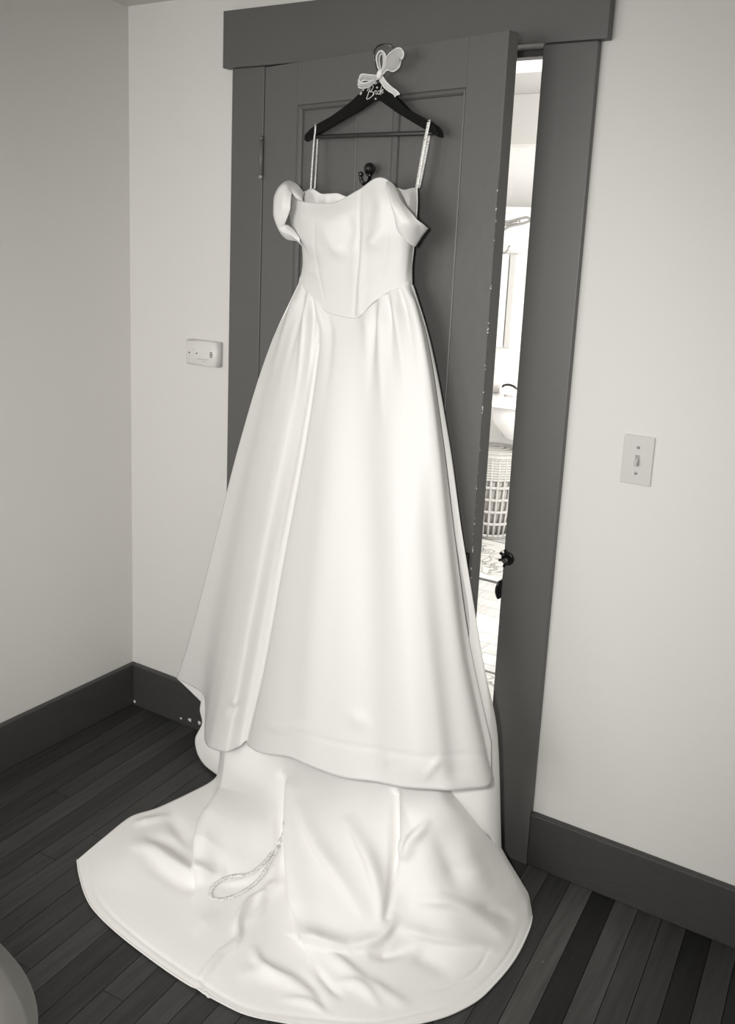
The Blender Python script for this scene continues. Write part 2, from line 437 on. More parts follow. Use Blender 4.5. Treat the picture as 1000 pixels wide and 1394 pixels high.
# casings
def trim(name, lo, hi, label, bev=0.003, material=M_TRIM):
    return tag(box(name, lo, hi, material, bev=bev), label, 'door casing', kind='structure')
trim('trim_1', (0.4191, -0.022, 0.001), (0.531, -0.0005, 2.0165), 'grey painted left side casing of the doorway')
trim('trim_2', (1.3200, -0.022, 0.001), (1.4474, -0.0005, 2.0165), 'grey painted right side casing of the doorway')
trim('trim_3', (0.3918, -0.031, 2.0168), (1.4693, -0.0005, 2.164), 'wide grey head casing board above the door')
bm = bmesh.new()
addbox(bm, (OL - .019, 0.0, 0.001), (OL + .001, T, OT)); addbox(bm, (OR_ - .001, 0.0, 0.001), (OR_ + .019, T, OT)); addbox(bm, (OL - .019, 0.0, OT), (OR_ + .019, T, OT + .019))
addbox(bm, (OL + .001, .04, 0.001), (OL + .013, .075, OT)); addbox(bm, (OR_ - .013, .04, .001), (OR_ - .001, .075, OT)); addbox(bm, (OL + .001, .04, OT - .014), (OR_ - .001, .075, OT))
tag(frm(bm, 'trim_4', M_TRIM), 'grey door jamb lining the opening', 'door jamb', kind='structure')

# unseen windows: left one lets daylight in, rear one added for fill light
def window(name, axis, pos, a0, a1, z0, z1, label):
    bm = bmesh.new(); fw = 0.06
    parts = [(a0 - fw, a0, z0 - fw, z1 + fw), (a1, a1 + fw, z0 - fw, z1 + fw), (a0, a1, z1, z1 + fw), (a0, a1, z0 - fw, z0)]
    for l, r, p, q in parts:
        if axis == 'x': addbox(bm, (0.0005, l, p), (0.02, r, q), .002)
        else: addbox(bm, (l, pos + .0005, p), (r, pos + .02, q), .002)
    tag(frm(bm, name, M_TRIM), label, 'window', kind='structure')
window('window_1', 'x', 0.0, -2.85, -1.85, 0.75, 1.95, 'grey framed window in the left wall')
window('added_window', 'y', RY, 0.2, 1.5, 1.0, 2.1, 'added grey window frame opposite the door, for fill light')

# ================================================================== BATHROOM BEYOND THE DOORWAY
BX0, BX1, BY1, BZ = -0.35, 2.2, 2.78, 2.245
def bwall(name, lo, hi, label, material=M_BWALL):
    return tag(box(name, lo, hi, material), label, 'wall', kind='structure')
bwall('wall_bathroom_far', (BX0 - .1, BY1, 0), (BX1 + .1, BY1 + .1, BZ), 'bright white bathroom wall behind the sink')
bwall('wall_bathroom_left', (BX0 - .1, T, 0), (BX0, BY1, BZ), 'bright white bathroom side wall')
bwall('wall_bathroom_right', (BX1, T, 0), (BX1 + .1, BY1, BZ), 'white bathroom wall on the hidden right side')
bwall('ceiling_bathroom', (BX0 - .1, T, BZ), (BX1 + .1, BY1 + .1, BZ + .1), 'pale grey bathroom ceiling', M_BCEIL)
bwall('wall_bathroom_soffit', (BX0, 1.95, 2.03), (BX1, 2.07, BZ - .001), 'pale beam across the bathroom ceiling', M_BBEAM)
baseboard('baseboard_bathroom', (BX0, BY1 - .018, 0.001), (BX1, BY1 - .0005, 0.11), 'white baseboard behind the wicker basket').data.materials[0] = M_BGREY
bfl = tag(box('floor_bathroom', (BX0, T, -0.06), (BX1, BY1, -0.014), M_BSUB), 'pale worn board floor of the bathroom', 'floor', kind='structure')
BPL = PLANK.copy(); BPL.materials.clear(); BPL.materials.append(M_BFLOOR)
y = T + .001; i = 0
while y < BY1 - .02:
    wd = min(0.09, BY1 - y)
    cut = random.uniform(0.2, 1.4)
    for (a, b) in ((BX0, cut), (cut, BX1)):
        o = bpy.data.objects.new('plank', BPL); COL.objects.link(o); o.parent = bfl
        o.location = ((a + b) / 2, y + wd / 2, -.006); o.scale = (b - a - .002, wd - .0025, .012)
        v = srgb(random.choice([205, 215, 222, 228, 210])); o.color = (v, v * .985, v * .955, 1)
    y += wd

def rug(name, lo, hi, label, bw=0.07, ew=0.012):
    t = thing(name, ((lo[0] + hi[0]) / 2, (lo[1] + hi[1]) / 2, 0), label, 'rug')
    box('field', (lo[0] + bw, lo[1] + bw, .001), (hi[0] - bw, hi[1] - bw, .009), M_RUG, t)
    def ring(nm, a, b, z, mm):
        bm = bmesh.new()
        addbox(bm, (lo[0] + a, lo[1] + a, .001), (hi[0] - a, lo[1] + b, z)); addbox(bm, (lo[0] + a, hi[1] - b, .001), (hi[0] - a, hi[1] - a, z))
        addbox(bm, (lo[0] + a, lo[1] + b, .001), (lo[0] + b, hi[1] - b, z)); addbox(bm, (hi[0] - b, lo[1] + b, .001), (hi[0] - a, hi[1] - b, z))
        frm(bm, nm, mm, t)
    ring('border', ew, bw, .0085, M_RUGB); ring('binding', 0, ew, .008, M_RUGE)
    return t
cl = thing('ceiling_lamp', (0.8, 1.15, BZ), 'flat white ceiling lamp panel near the bathroom doorway', 'lamp')
box('frame', (0.3, 0.98, BZ - .03), (1.3, 1.33, BZ - .0005), M_CERAM, cl, .004)
box('diffuser', (0.33, 1.01, BZ - .034), (1.27, 1.30, BZ - .0302), M_BWALL, cl, .001)
rug('bath_rug', (-0.25, 1.86, 0), (1.2, 2.45, 0), 'faded patterned rug in front of the wicker basket')
rug('door_rug', (0.62, 0.32, 0), (1.25, 0.955, 0), 'patterned mat on the bathroom floor just inside the doorway', 0.03, 0.02)

# wicker basket
def basket():
    cx, cy = 0.17, 2.60; r0, r1, h = 0.115, 0.165, 0.47
    c0 = atZ(672, 722, 0.0); cx, cy = float(c0[0]) , 2.585
    t = thing('wicker_basket', (cx, cy, 0), 'tall pale wicker laundry basket seen through the door gap', 'basket')
    n = 26; L = []
    rad = lambda z: r0 + (r1 - r0) * (z / h) ** .8
    for k in range(n):
        a = 2 * math.pi * k / n
        L.append(([(cx + rad(z) * math.cos(a), cy + rad(z) * math.sin(a), z) for z in np.linspace(0.01, h, 7)], 0.0065))
    tag(tubes('stake', L, M_WICK, t, 6), kind='stuff')
    lathe('liner', [(r0 - .012, .012), (rad(h * .5) - .012, h * .5), (r1 - .012, h - .01), (r1 - .016, h - .01), (r0 - .02, .016)], (cx, cy, 0), M_WICKD, t)
    for z in list(np.linspace(.02, .30, 5)) + list(np.linspace(.345, .46, 9)):
        P = [(cx + (rad(z) + .004 * (1 if k % 2 else -1)) * math.cos(2 * math.pi * k / (2 * n)), cy + (rad(z) + .004 * (1 if k % 2 else -1)) * math.sin(2 * math.pi * k / (2 * n)), z) for k in range(2 * n)]
        tube('weaver', P, .0075 if z > .32 else .009, M_WICK, t, 6, True)
    tube('rim', [(cx + (r1 + .004) * math.cos(a), cy + (r1 + .004) * math.sin(a), h + .004) for a in np.linspace(0, 2 * math.pi, 40, endpoint=False)], .011, M_WICK, t, 8, True)
    lathe('lid', [(r1 - .004, h + .002), (r1 - .006, h + .014), (r1 * .6, h + .024), (.02, h + .028)], (cx, cy, 0), M_WICKD, t)
    for rr in (.04, .075, .11, .14):
        tube('lid_weave', [(cx + rr * math.cos(a), cy + rr * math.sin(a), h + .032 - .1 * rr) for a in np.linspace(0, 2 * math.pi, 28, endpoint=False)], .008, M_WICK, t, 6, True)
    lathe('foot', [(r0 + .006, .001), (r0 + .008, .014), (r0, .018)], (cx, cy, 0), M_WICKD, t)
basket()

# pedestal sink with faucet, cup and soap bottle
def sink():
    c = (0.27, 2.50); z = 0.80
    t = thing('wall_sink', (c[0], c[1], z - .26), 'white ceramic wall-hung sink in the bathroom', 'sink')
    bm = bmesh.new(); addbox(bm, (c[0] - .30, c[1] - .2, z - .035), (c[0] + .30, BY1 - .02, z), .015); frm(bm, 'deck', M_CERAM, t, True)
    lathe('bowl', [(.06, z - .24), (.13, z - .21), (.19, z - .13), (.21, z - .034)], (c[0] + .06, c[1] + .04, 0), M_CERAM, t)
    p = atY(691, 530, c[1] + .02); zz = z + .001; px_ = float(p[0]) + .01; py_ = float(p[1])
    f = thing('soap_caddy', (px_, py_, z), 'small white lidded caddy with dark handle on the sink', 'caddy')
    box('body', (px_ - .045, py_ - .03, zz + .008), (px_ + .045, py_ + .03, zz + .045), M_CERAM, f, .012)
    for sx in (-1, 1):
        for sy in (-1, 1): lathe('foot', [(.005, zz), (.007, zz + .004), (.005, zz + .0095)], (px_ + sx * .032, py_ + sy * .018, 0), M_CERAM, f, 10)
    tube('handle', crom([(px_ - .042, py_, zz + .040), (px_ - .03, py_ - .012, zz + .055), (px_, py_ - .014, zz + .062), (px_ + .03, py_ - .012, zz + .055), (px_ + .042, py_, zz + .040)], 6), .006, M_IRON, f, 8)
    b = atY(673, 520, c[1] + .08)
    u = thing('soap_bottle', (b[0], b[1], z), 'pale soap bottle beside the sink tap', 'bottle')
    lathe('body', [(.028, z + .001), (.03, z + .01), (.03, z + .1), (.014, z + .12), (.014, z + .135)], (b[0], b[1], 0), M_BGREY, u, 20)
    lathe('cap', [(.017, z + .1355), (.017, z + .16), (.01, z + .165)], (b[0], b[1], 0), M_CERAM, u, 16)
    tag(lathe('tumbler', [(.03, z + .001), (.034, z + .09), (.031, z + .09), (.028, z + .006)], (b[0] - .09, b[1] + .02, 0), M_BWALL, None, 20), 'white tumbler at the back of the sink deck', 'cup')
sink()

# mirrored cabinet on the far wall, shelf, iron bracket
def cabinet():
    A = atY(686, 345, 2.66); B = atY(690, 475, 2.66)
    x1 = atY(703, 345, 2.66)[0]; z1, z0 = A[2], B[2]
    x0 = x1 - 0.36
    t = thing('wall_cabinet', (x0 + .18, 2.70, z0), 'narrow pale wall cabinet above the bathroom sink', 'cabinet')
    box('body', (x0, 2.68, z0), (x1, BY1 - .0005, z1), M_BGREY, t, .003)
    xm = atY(692.5, 345, 2.66)[0]
    box('cabinet_door', (xm + .008, 2.66, z0 + .004), (x1 - .002, 2.679, z1 - .004), M_BGREY, t, .003)
    box('cabinet_door', (x0 + .002, 2.66, z0 + .004), (xm - .001, 2.679, z1 - .004), M_BWALL, t, .003)
    s = thing('scroll_rack', (x0, 2.7, 1.68), 'grey wrought iron scroll rack high on the bathroom wall', 'rack')
    Yr = 2.60
    f = lambda pts: [tuple(atY(a, b, Yr)) for a, b in pts]
    tube('upper_rail', crom(f([(672, 300), (690, 302), (706, 298), (717, 296), (721, 300), (712, 304), (698, 307), (690, 310), (682, 316), (674, 326)]), 6), .007, M_SCREW, s, 8)
    tube('bar', f([(672, 306), (690, 306), (704, 302)]), .006, M_SCREW, s, 8)
    for a in ((690, 301, 690, 309), (706, 298, 708, 305)):
        tube('link', f([(a[0], a[1]), (a[2], a[3])]), .006, M_SCREW, s, 8)
    tube('hook', crom(f([(683, 344), (687, 344), (691, 340), (692, 336), (694, 335)]), 6), .005, M_SCREW, s, 8)
    # shelf edge above the rack
    a = atY(678, 286, 2.6); b = atY(730, 298, 2.6)
    q = box('wall_shelf', (x0 - .3, 2.5, 1.76), (x1 + .5, BY1 - .0005, 1.785), M_BWALL, bev=.003); tag(q, 'thin white shelf above the scroll rack', 'shelf')
cabinet()

# ================================================================== DOOR
DT = 0.034; DZ0, DZ1 = 0.012, 2.0135
DM = Matrix(((DD[0], -DN[0], 0, D0[0]), (DD[1], -DN[1], 0, D0[1]), (0, 0, 1, 0), (0, 0, 0, 1)))   # local: x along, y into the door, z up
door = thing('door_1', (D0[0], D0[1], 0), 'dark grey panelled wooden door standing ajar behind the dress', 'door', kind='structure')
ST = [(0.0, 0.131), (0.357, 0.472), (0.689, DW)]
def dbox(name, lo, hi, material=M_DOOR, bev=0.0015, parent=door): return box(name, lo, hi, material, parent, bev, DM)
dbox('stile', (0.0, 0, DZ0), (0.131, DT, DZ1))
o = dbox('stile', (0.689, 0, DZ0), (DW - .0015, DT, DZ1))
e = dbox('lock_edge', (DW - .0015, 0.0002, DZ0), (DW, DT - .0002, DZ1), M_DOOR, 0.0005)
e = dbox('worn_arris', (DW - .0022, -0.0005, DZ0), (DW + .0004, 0.0012, DZ1 - .3), M_CHIP, 0.0002)
RAILS = [(DZ0, 0.24), (0.72, 0.90), (1.908, DZ1)]
for a, b in RAILS: dbox('rail', (0.1312, 0, a), (0.6888, DT, b))
for a, b in ((0.2402, 0.7198), (0.9002, 1.9078)): dbox('muntin', (0.357, 0, a), (0.472, DT, b))
for x0, x1 in ((0.131, 0.357), (0.472, 0.689)):
    for z0, z1 in ((0.24, 0.72), (0.90, 1.908)):
        dbox('panel', (x0 + .0003, 0.016, z0 + .0003), (x1 - .0003, DT - .006, z1 - .0003), bev=0)
        # sloped moulding frame round the panel
        V = []; F = []
        for (ins, yy) in ((0.0003, 0.0), (0.0022, 0.0045), (0.0042, 0.0048), (0.0062, 0.0035), (0.0085, 0.0035), (0.0125, 0.0095), (0.0128, 0.0158)):
            for (a, b) in ((x0 + ins, z0 + ins), (x1 - ins, z0 + ins), (x1 - ins, z1 - ins), (x0 + ins, z1 - ins)):
                V.append(DM @ Vector((a, yy, b)))
        for r in range(6):
            for k in range(4): F.append((r * 4 + k, r * 4 + (k + 1) % 4, (r + 1) * 4 + (k + 1) % 4, (r + 1) * 4 + k))
        mk('moulding', V, F, M_DOOR, door)
def dpt(s, off, z): v = DM @ Vector((s, -off, z)); return tuple(v)
# hinge barrels on the left edge
for z in (1.78, 0.28):
    hb = tube('hinge', [dpt(-.003, .006, z - .045), dpt(-.003, .006, z + .045)], .006, M_DOOR, door, 10)
    c = dpt(-.003, .006, z - .05)
    lathe('finial', [(.001, -.007), (.006, -.003), (.0065, .001), (.004, .006)], c, M_SCREW, hb, 10)
    lathe('finial', [(.004, -.006), (.0065, .0), (.006, .003), (.001, .007)], dpt(-.003, .006, z + .051), M_DOOR, hb, 10)
# rim lock
lk = dbox('rim_lock', (DW - .075, -.016, .775), (DW - .006, -.0005, .865), M_IRON, .003)
lathe('lock_knob', [(.008, 0), (.008, .022), (.020, .028), (.026, .040), (.022, .052), (.008, .058)], dpt(DW - .05, .0165, .835), M_IRON, lk, 20, axis=(DN[0], DN[1], 0))
# coat hook on the centre stile
hk = thing('coat_hook', dpt(.435, 0, 1.70), 'small black iron coat hook screwed to the door', 'hook')
base = atD(502.5, 230, .004)
lathe('base_plate', [(.015, 0.0005), (.0165, .004), (.013, .007)], atD(504, 231, .0005), M_IRON, hk, 20, axis=(DN[0], DN[1], 0))
kn = atD(502.5, 229.5, .03); ko = atD(504, 231, .006)
tube('arm', [tuple(ko), tuple(kn)], .007, M_IRON, hk, 10)
V = lathe('knob', [(.002, -.013), (.009, -.010), (.0135, -.001), (.0125, .006), (.007, .011), (.001, .013)], kn, M_IRON, hk, 18, axis=(DN[0], DN[1], 0))
P = crom([atD(502, 234, .024), atD(503, 241, .022), atD(502, 246, .03), atD(498.5, 250, .04), atD(494.5, 250, .05), atD(491.5, 245.5, .055), atD(490.5, 239.5, .056)], 6)
tube('claw', P, np.linspace(.0048, .0042, len(P)), M_IRON, hk, 10)
lathe('tip', [(.001, -.006), (.005, -.004), (.0065, 0), (.005, .005), (.001, .007)], atD(491, 237.5, .056), M_IRON, hk, 12)

# catch and strike on the right casing
c = atY(690, 760, -.022)
t = thing('door_catch', (c[0], -.022, c[2]), 'black iron catch with a round socket on the right casing', 'catch')
lathe('socket', [(.017, 0.0003), (.017, .004), (.011, .007), (.010, .003), (.002, .002)], (c[0] + .002, -.022, c[2]), M_IRON, t, 24, axis=(0, -1, 0))
for k, a in enumerate((150, 200, 250, 110)):
    box('lug', (-.006, -.006, -.003), (.006, .001, .003), M_IRON, t, .001, Matrix.Translation((c[0] + .002 + .018 * math.cos(math.radians(a)), -.0225, c[2] + .018 * math.sin(math.radians(a)))) @ Matrix.Rotation(math.radians(-a), 4, 'Y'))
c = atY(680.5, 801, -.022)
t = thing('strike_plate', (c[0], -.022, c[2]), 'small dark strike lip on the casing below the catch', 'strike plate')
box('plate', (1.3165, -.034, c[2] - .024), (1.3215, -.0005, c[2] + .024), M_IRON, t, .001)
P = [(1.319 - .004 * math.sin(math.pi * q), -.034 - .006 * math.sin(math.pi * q), c[2] - .022 + .044 * q) for q in np.linspace(0, 1, 8)]
tube('lip', P, .004, M_IRON, t, 8)

# ================================================================== WALL FITTINGS
def switch():
    x, z = 1.6194, 1.1065
    t = thing('light_switch', (x, 0, z), 'ivory toggle light switch plate on the right wall', 'light switch')
    bm = bmesh.new(); addbox(bm, (x - .035, -.0055, z - .057), (x + .035, -.0004, z + .057), .0022); frm(bm, 'plate', M_PLATE, t)
    box('toggle_slot', (x - .0052, -.0062, z - .0125), (x + .0052, -.0054, z + .0125), M_PRINTL, t)
    box('toggle', (-.004, -.015, -.006), (.004, 0.0, .006), M_PLATE, t, .001, Matrix.Translation((x, -.006, z)) @ Matrix.Rotation(math.radians(30), 4, 'X'))
    for s in (-1, 1):
        q = lathe('screw', [(.0036, 0), (.0036, .001), (.002, .0016)], (x, -.0055, z + s * .0302), M_SCREW, t, 14, axis=(0, -1, 0))
        box('slot', (x - .003, -.0073, z + s * .0302 - .0004), (x + .003, -.0068, z + s * .0302 + .0004), M_PRINT, q)
switch()
def alarm():
    a = atY(254, 460, -.03); b = atY(303, 501, -.03)
    x0, x1 = float(atY(261, 480, 0.0)[0]) , float(atY(303.5, 484, 0.0)[0]) ; zc = 1.226; hz = .037
    t = thing('carbon_monoxide_alarm', ((x0 + x1) / 2, 0, zc), 'white plastic gas alarm box mounted left of the door casing', 'alarm')
    V = []; F = []
    for yy, ins, insr in ((-.0004, 0, 0), (-.022, 0.0, .0), (-.030, .003, .006), (-.0335, .008, .018)):
        for (xx, zz) in ((x0 + ins, zc - hz + ins), (x1 - insr, zc - hz + ins), (x1 - insr, zc + hz - ins), (x0 + ins, zc + hz - ins)): V.append((xx, yy, zz))
    for r in range(3):
        for k in range(4): F.append((r * 4 + k, r * 4 + (k + 1) % 4, (r + 1) * 4 + (k + 1) % 4, (r + 1) * 4 + k))
    F += [(0, 3, 2, 1), (12, 13, 14, 15)]
    me = bpy.data.meshes.new('case'); bm = bmesh.new()
    vs_ = [bm.verts.new(v) for v in V]
    for f in F: bm.faces.new([vs_[i] for i in f])
    bmesh.ops.bevel(bm, geom=list(bm.edges), offset=.0022, segments=2, affect='EDGES')
    frm(bm, 'case', M_PLASTIC, t, True)
    Yf = -.0337
    def mark(name, px, py, w, h, mm):
        p = atY(px, py, Yf); box(name, (p[0] - w / 2, Yf - .0006, p[2] - h / 2), (p[0] + w / 2, Yf + .0002, p[2] + h / 2), mm, t)
    for py, w_ in ((480.6, .007), (483.3, .0105), (486, .0075)): mark('sounder_slot', 287, py, w_, .0028, M_PRINT)
    mark('indicator', 257.5, 479.7, .0055, .003, M_PRINT); mark('indicator', 267.5, 481, .0055, .003, M_PRINT)
    for k in range(9): mark('small_print', 269 + k * 1.75, 488.7 + k * .16, .0028, .0015, M_PRINTL)
    for k in range(4): mark('small_print', 275 + k * 1.5, 492 + k * .1, .0025, .0013, M_PRINTL)
    mark('small_print', 263, 475.5, .004, .001, M_PRINTL); mark('small_print', 258, 483, .003, .001, M_PRINTL)
alarm()

# ================================================================== HANGER
HN = 0.034; HTK = 0.013
hg = thing('clothes_hanger', tuple(atD(511, 135, HN)), 'black wooden clothes hanger with white script hooked over the door top', 'hanger')
outline = [(412.5, 190), (413.5, 183), (421, 175), (431, 169), (450, 158.5), (467, 148.5), (480, 136), (488, 128), (496, 120), (504, 114.5), (510, 112.5), (517, 113), (523, 117), (532, 127), (542, 139.5), (555, 150), (570, 158), (585, 166), (594, 172), (598.5, 180), (599.5, 187), (595, 186.5), (586, 181), (563, 167.5), (540, 153.5), (517, 137), (511, 133.5), (505, 136.5), (486, 150), (465, 162), (436, 179.5), (423, 189), (416, 192.5)]
bm = bmesh.new()
front = [bm.verts.new(atD(a, b, HN)) for a, b in outline]
off = Vector((DN[0], DN[1], 0)) * HTK
back = [bm.verts.new(v.co - off) for v in front]
bm.faces.new(front); bm.faces.new(back[::-1]); n = len(front)
for k in range(n): bm.faces.new((front[k], back[k], back[(k + 1) % n], front[(k + 1) % n]))
es = [e for e in bm.edges if (e.verts[0] in front and e.verts[1] in front) or (e.verts[0] in back and e.verts[1] in back)]
bmesh.ops.bevel(bm, geom=es, offset=.0035, segments=3, affect='EDGES')
bmesh.ops.triangulate(bm, faces=[f for f in bm.faces if len(f.verts) > 4])
frm(bm, 'shoulder_bar', M_BLACK, hg)
tube('trouser_bar', [tuple(atD(424, 186.5, HN - .0065)), tuple(atD(505, 183.5, HN - .0065)), tuple(atD(589, 181, HN - .0065))], .0052, M_BAR, hg, 12)
P = crom([atD(513, 114, HN - .0065), atD(514, 100, HN - .0065), atD(510, 84, HN - .004), atD(508.5, 74, HN), atD(512, 65, HN - .005), atD(519, 61, .012), atD(527, 60.5, -.014), atD(533, 63, -.038), atD(535, 70, -.044), atD(535, 78, -.045)], 7)
tube('hook', P, .0019, M_STEEL, hg, 10)
# script lettering
def script(pts, r=.0009): return ([tuple(atD(a, b, HN + .0006)) for a, b in crom(pts, 5)], r)
L = []
L.append(script([(503.5, 118.5), (501.5, 126), (499, 133.5)], .0008))                                   # B stem
L.append(script([(499.5, 124), (502, 119), (506, 116.5), (508, 118), (506, 122), (503, 125)], .00075))    # upper bowl
L.append(script([(503, 125), (507, 125), (508, 128), (505, 132), (500, 135), (498.5, 133.5)], .00075))     # lower bowl
L.append(script([(508, 130), (509.5, 124.5), (511, 123.5), (512, 125)], .00062))                          # r
L.append(script([(512, 123), (511.5, 128), (513, 128)], .00062))                                          # i
L.append(script([(512.8, 119.8), (513.2, 120.6)], .00075))
L.append(script([(517, 123.5), (514.5, 124), (514, 128), (516.5, 127), (519.5, 116.5)], .00062))         # d
L.append(script([(519.5, 116.5), (517, 127.5), (518.5, 128.5)], .00062))
L.append(script([(518.5, 125.5), (521, 123.5), (520.5, 121.5), (518.8, 124), (519.5, 127), (522, 125.5)], .00062))   # e
lt = tubes('bride_lettering', L, M_WHITE, hg, 6); lt['label'] = 'white script lettering reading Bride'
L = []
for cx, cy in ((491.5, 126), (494, 122.5), (510, 113.8), (512, 112.8), (513, 119), (511, 134.5), (490.5, 128)):
    for k in range(5):
        a = k * 1.257 + cx; L.append(([tuple(atD(cx, cy, HN + .0009)), tuple(atD(cx + 1.5 * math.cos(a), cy + 1.5 * math.sin(a), HN + .0011))], .00055))
tag(tubes('floral_decal', L, M_WHITE, hg, 5), kind='stuff')

# ================================================================== RIBBON BOW on the hook
bow = thing('ribbon_bow', tuple(atD(514, 101, HN + .012)), 'sheer white organza bow with beaded edges tied on the hanger hook', 'bow')
def ribbon(name, A, B, bulge, material, k=7, cross=7):
    """ribbon spanned between two edge polylines of (px,py,off)"""
    A = crom([atD(*p) for p in A], k); B = crom([atD(*p) for p in B], k); nrm = np.array([DN[0], DN[1], 0])
    G = np.array([[a + (b - a) * s + nrm * (bulge * math.sin(math.pi * s)) + nrm * .0012 * math.sin(9 * s + .5 * i) for s in np.linspace(0, 1, cross)] for i, (a, b) in enumerate(zip(A, B))])
    o = grid_obj(name, G, material, bow, .0004)
    V = []; F = []; bm = bmesh.new()
    for E in (A, B):
        L = 0; last = None
        for a, b in zip(E[:-1], E[1:]):
            m_ = max(1, int(np.linalg.norm(b - a) / .0026))
            for q in range(m_):
                p = a + (b - a) * q / m_
                bmesh.ops.create_icosphere(bm, subdivisions=1, radius=.0019, matrix=Matrix.Translation(p))
    pe = frm(bm, 'pearl_edging', M_PEARL, o, True); pe['kind'] = 'stuff'
    return o
ho = HN + .006
ribbon('loop', [(517, 98, ho + .004), (513.5, 88, ho + .01), (512.5, 76, ho + .016), (518, 69, ho + .018), (524, 74, ho + .016), (524.5, 86, ho + .01), (520.5, 97, ho + .006)],
       [(517.5, 99, ho), (517, 90, ho + .002), (516, 80, ho + .004), (519, 73, ho + .004), (522, 77, ho + .004), (521.5, 88, ho + .002), (519, 98, ho)], .006, M_ORG)
ribbon('loop', [(520, 98, ho + .006), (526, 78, ho + .012), (536, 68, ho + .022), (544, 65.5, ho + .03), (549, 72, ho + .034), (547, 80, ho + .03), (543, 76, ho + .02)],
       [(521, 101, ho + .004), (527, 95, ho + .006), (535, 97, ho + .01), (543, 91, ho + .014), (546, 78, ho + .016), (546, 72, ho + .012), (541, 67.5, ho + .012)], .006, M_ORG)
ribbon('loop', [(515, 103, ho + .006), (504, 102, ho + .012), (493, 101, ho + .02), (489.5, 105, ho + .02), (490, 112, ho + .016), (500, 112.5, ho + .01), (512, 106, ho + .006)],
       [(516, 107, ho + .004), (506, 110, ho + .006), (496, 109, ho + .01), (491, 112, ho + .012), (488.5, 119, ho + .012), (500, 119, ho + .008), (512, 110, ho + .004)], .006, M_ORG)
ribbon('tail', [(521, 105, ho + .006), (526, 112, ho + .008), (532, 118, ho + .009), (540, 124, ho + .012), (544, 129, ho + .012)],
       [(517, 110, ho + .006), (523, 119, ho + .006), (529, 124, ho + .008), (535, 127.5, ho + .009), (538, 132, ho + .01)], .004, M_ORGD)
G = []
c = atD(517, 101, ho + .007); bm = bmesh.new(); bmesh.ops.create_uvsphere(bm, u_segments=16, v_segments=10, radius=1.0)
for v in bm.verts:
    p = v.co; s = 1 + .12 * math.sin(6 * math.atan2(p.y, p.x))
    v.co = Vector(c) + Vector((DD[0], DD[1], 0)) * (p.x * .0072 * s) + Vector((DN[0], DN[1], 0)) * (p.y * .008) + Vector((0, 0, 1)) * (p.z * .0115 * s) + Vector((DD[0], DD[1], 0)) * (p.z * .003)
frm(bm, 'knot', M_WHITE, bow, True)

# ================================================================== WEDDING DRESS
dress = thing('wedding_dress', (0.95, -0.3, 0.0), 'white satin off-shoulder wedding gown hanging from the black hanger', 'dress')
def yy(p): return atY(*p)
# ---- bodice front
BF = [
 [(396, 260, -.135), (394, 285, -.14), (398, 312, -.145), (411, 335, -.15), (412, 360, -.15), (408, 382, -.15)],
 [(402, 271, -.165), (401, 292, -.17), (406, 318, -.175), (415, 340, -.172), (416, 366, -.168), (414, 392, -.165)],
 [(414, 275, -.185), (413, 300, -.2), (417, 328, -.2), (423, 352, -.19), (425, 378, -.183), (425, 404, -.178)],
 [(447, 277, -.205), (446, 305, -.232), (446, 335, -.23), (447, 365, -.213), (447, 395, -.2), (447, 426, -.192)],
 [(487, 259, -.225), (488, 290, -.24), (488, 330, -.242), (486, 365, -.23), (484, 400, -.215), (482, 434, -.205)],
 [(517, 241.5, -.245), (520, 280, -.272), (520, 318, -.266), (518, 352, -.248), (514, 383, -.232), (509, 411, -.222)],
 [(536, 252, -.245), (543, 285, -.262), (545, 315, -.258), (543, 345, -.245), (540, 370, -.235), (534, 395, -.226)],
 [(552, 280, -.225), (557, 298, -.235), (558, 320, -.235), (556, 342, -.228), (554, 364, -.222), (551, 390, -.218)],
 [(558, 290, -.20), (563, 304, -.205), (563, 322, -.205), (561.5, 340, -.2), (560, 362, -.2), (560, 388, -.2)]]
G = surface([[yy(p) for p in c] for c in BF], 130, 120); G = smooth_grid(G, 2)
SEAM = [(490, 262), (489, 300), (488.5, 345), (485, 390), (482, 430)]
G = strokes(G, [
 (SEAM, [-.002, -.0025, -.0025, -.002], 2.2, 2.2),
 ([(497, 290), (494, 345), (491, 395), (489, 426)], [.001, .003, .004, .007, .003], 4, 4),
 ([(483, 300), (482, 345), (480, 400)], [.001, .003, .002, 0], 5, 5),
 ([(436, 300), (456, 335), (478, 350)], [0, .006, .008, 0], 12, 9),
 ([(526, 300), (510, 325), (494, 342)], [0, .004, .007, 0], 10, 8),
 ([(430, 285), (428, 330), (436, 380), (445, 420)], [-.0, -.0015, -.0015, 0], 2, 2),
 ([(532, 300), (531, 340), (522, 385), (512, 405)], [0, -.0015, -.0015, 0], 2, 2),
 ([(470, 290), (480, 315), (486, 330)], [0, -.004, -.004, 0], 8, 8),
 ([(408, 362), (430, 372), (450, 370)], [0, .002, 0], 5, 5),
 ([(500, 262), (506, 285), (500, 310)], [0, -.004, -.003, 0], 7, 7),
])
bod = grid_obj('bodice', G, M_SATIN, dress)
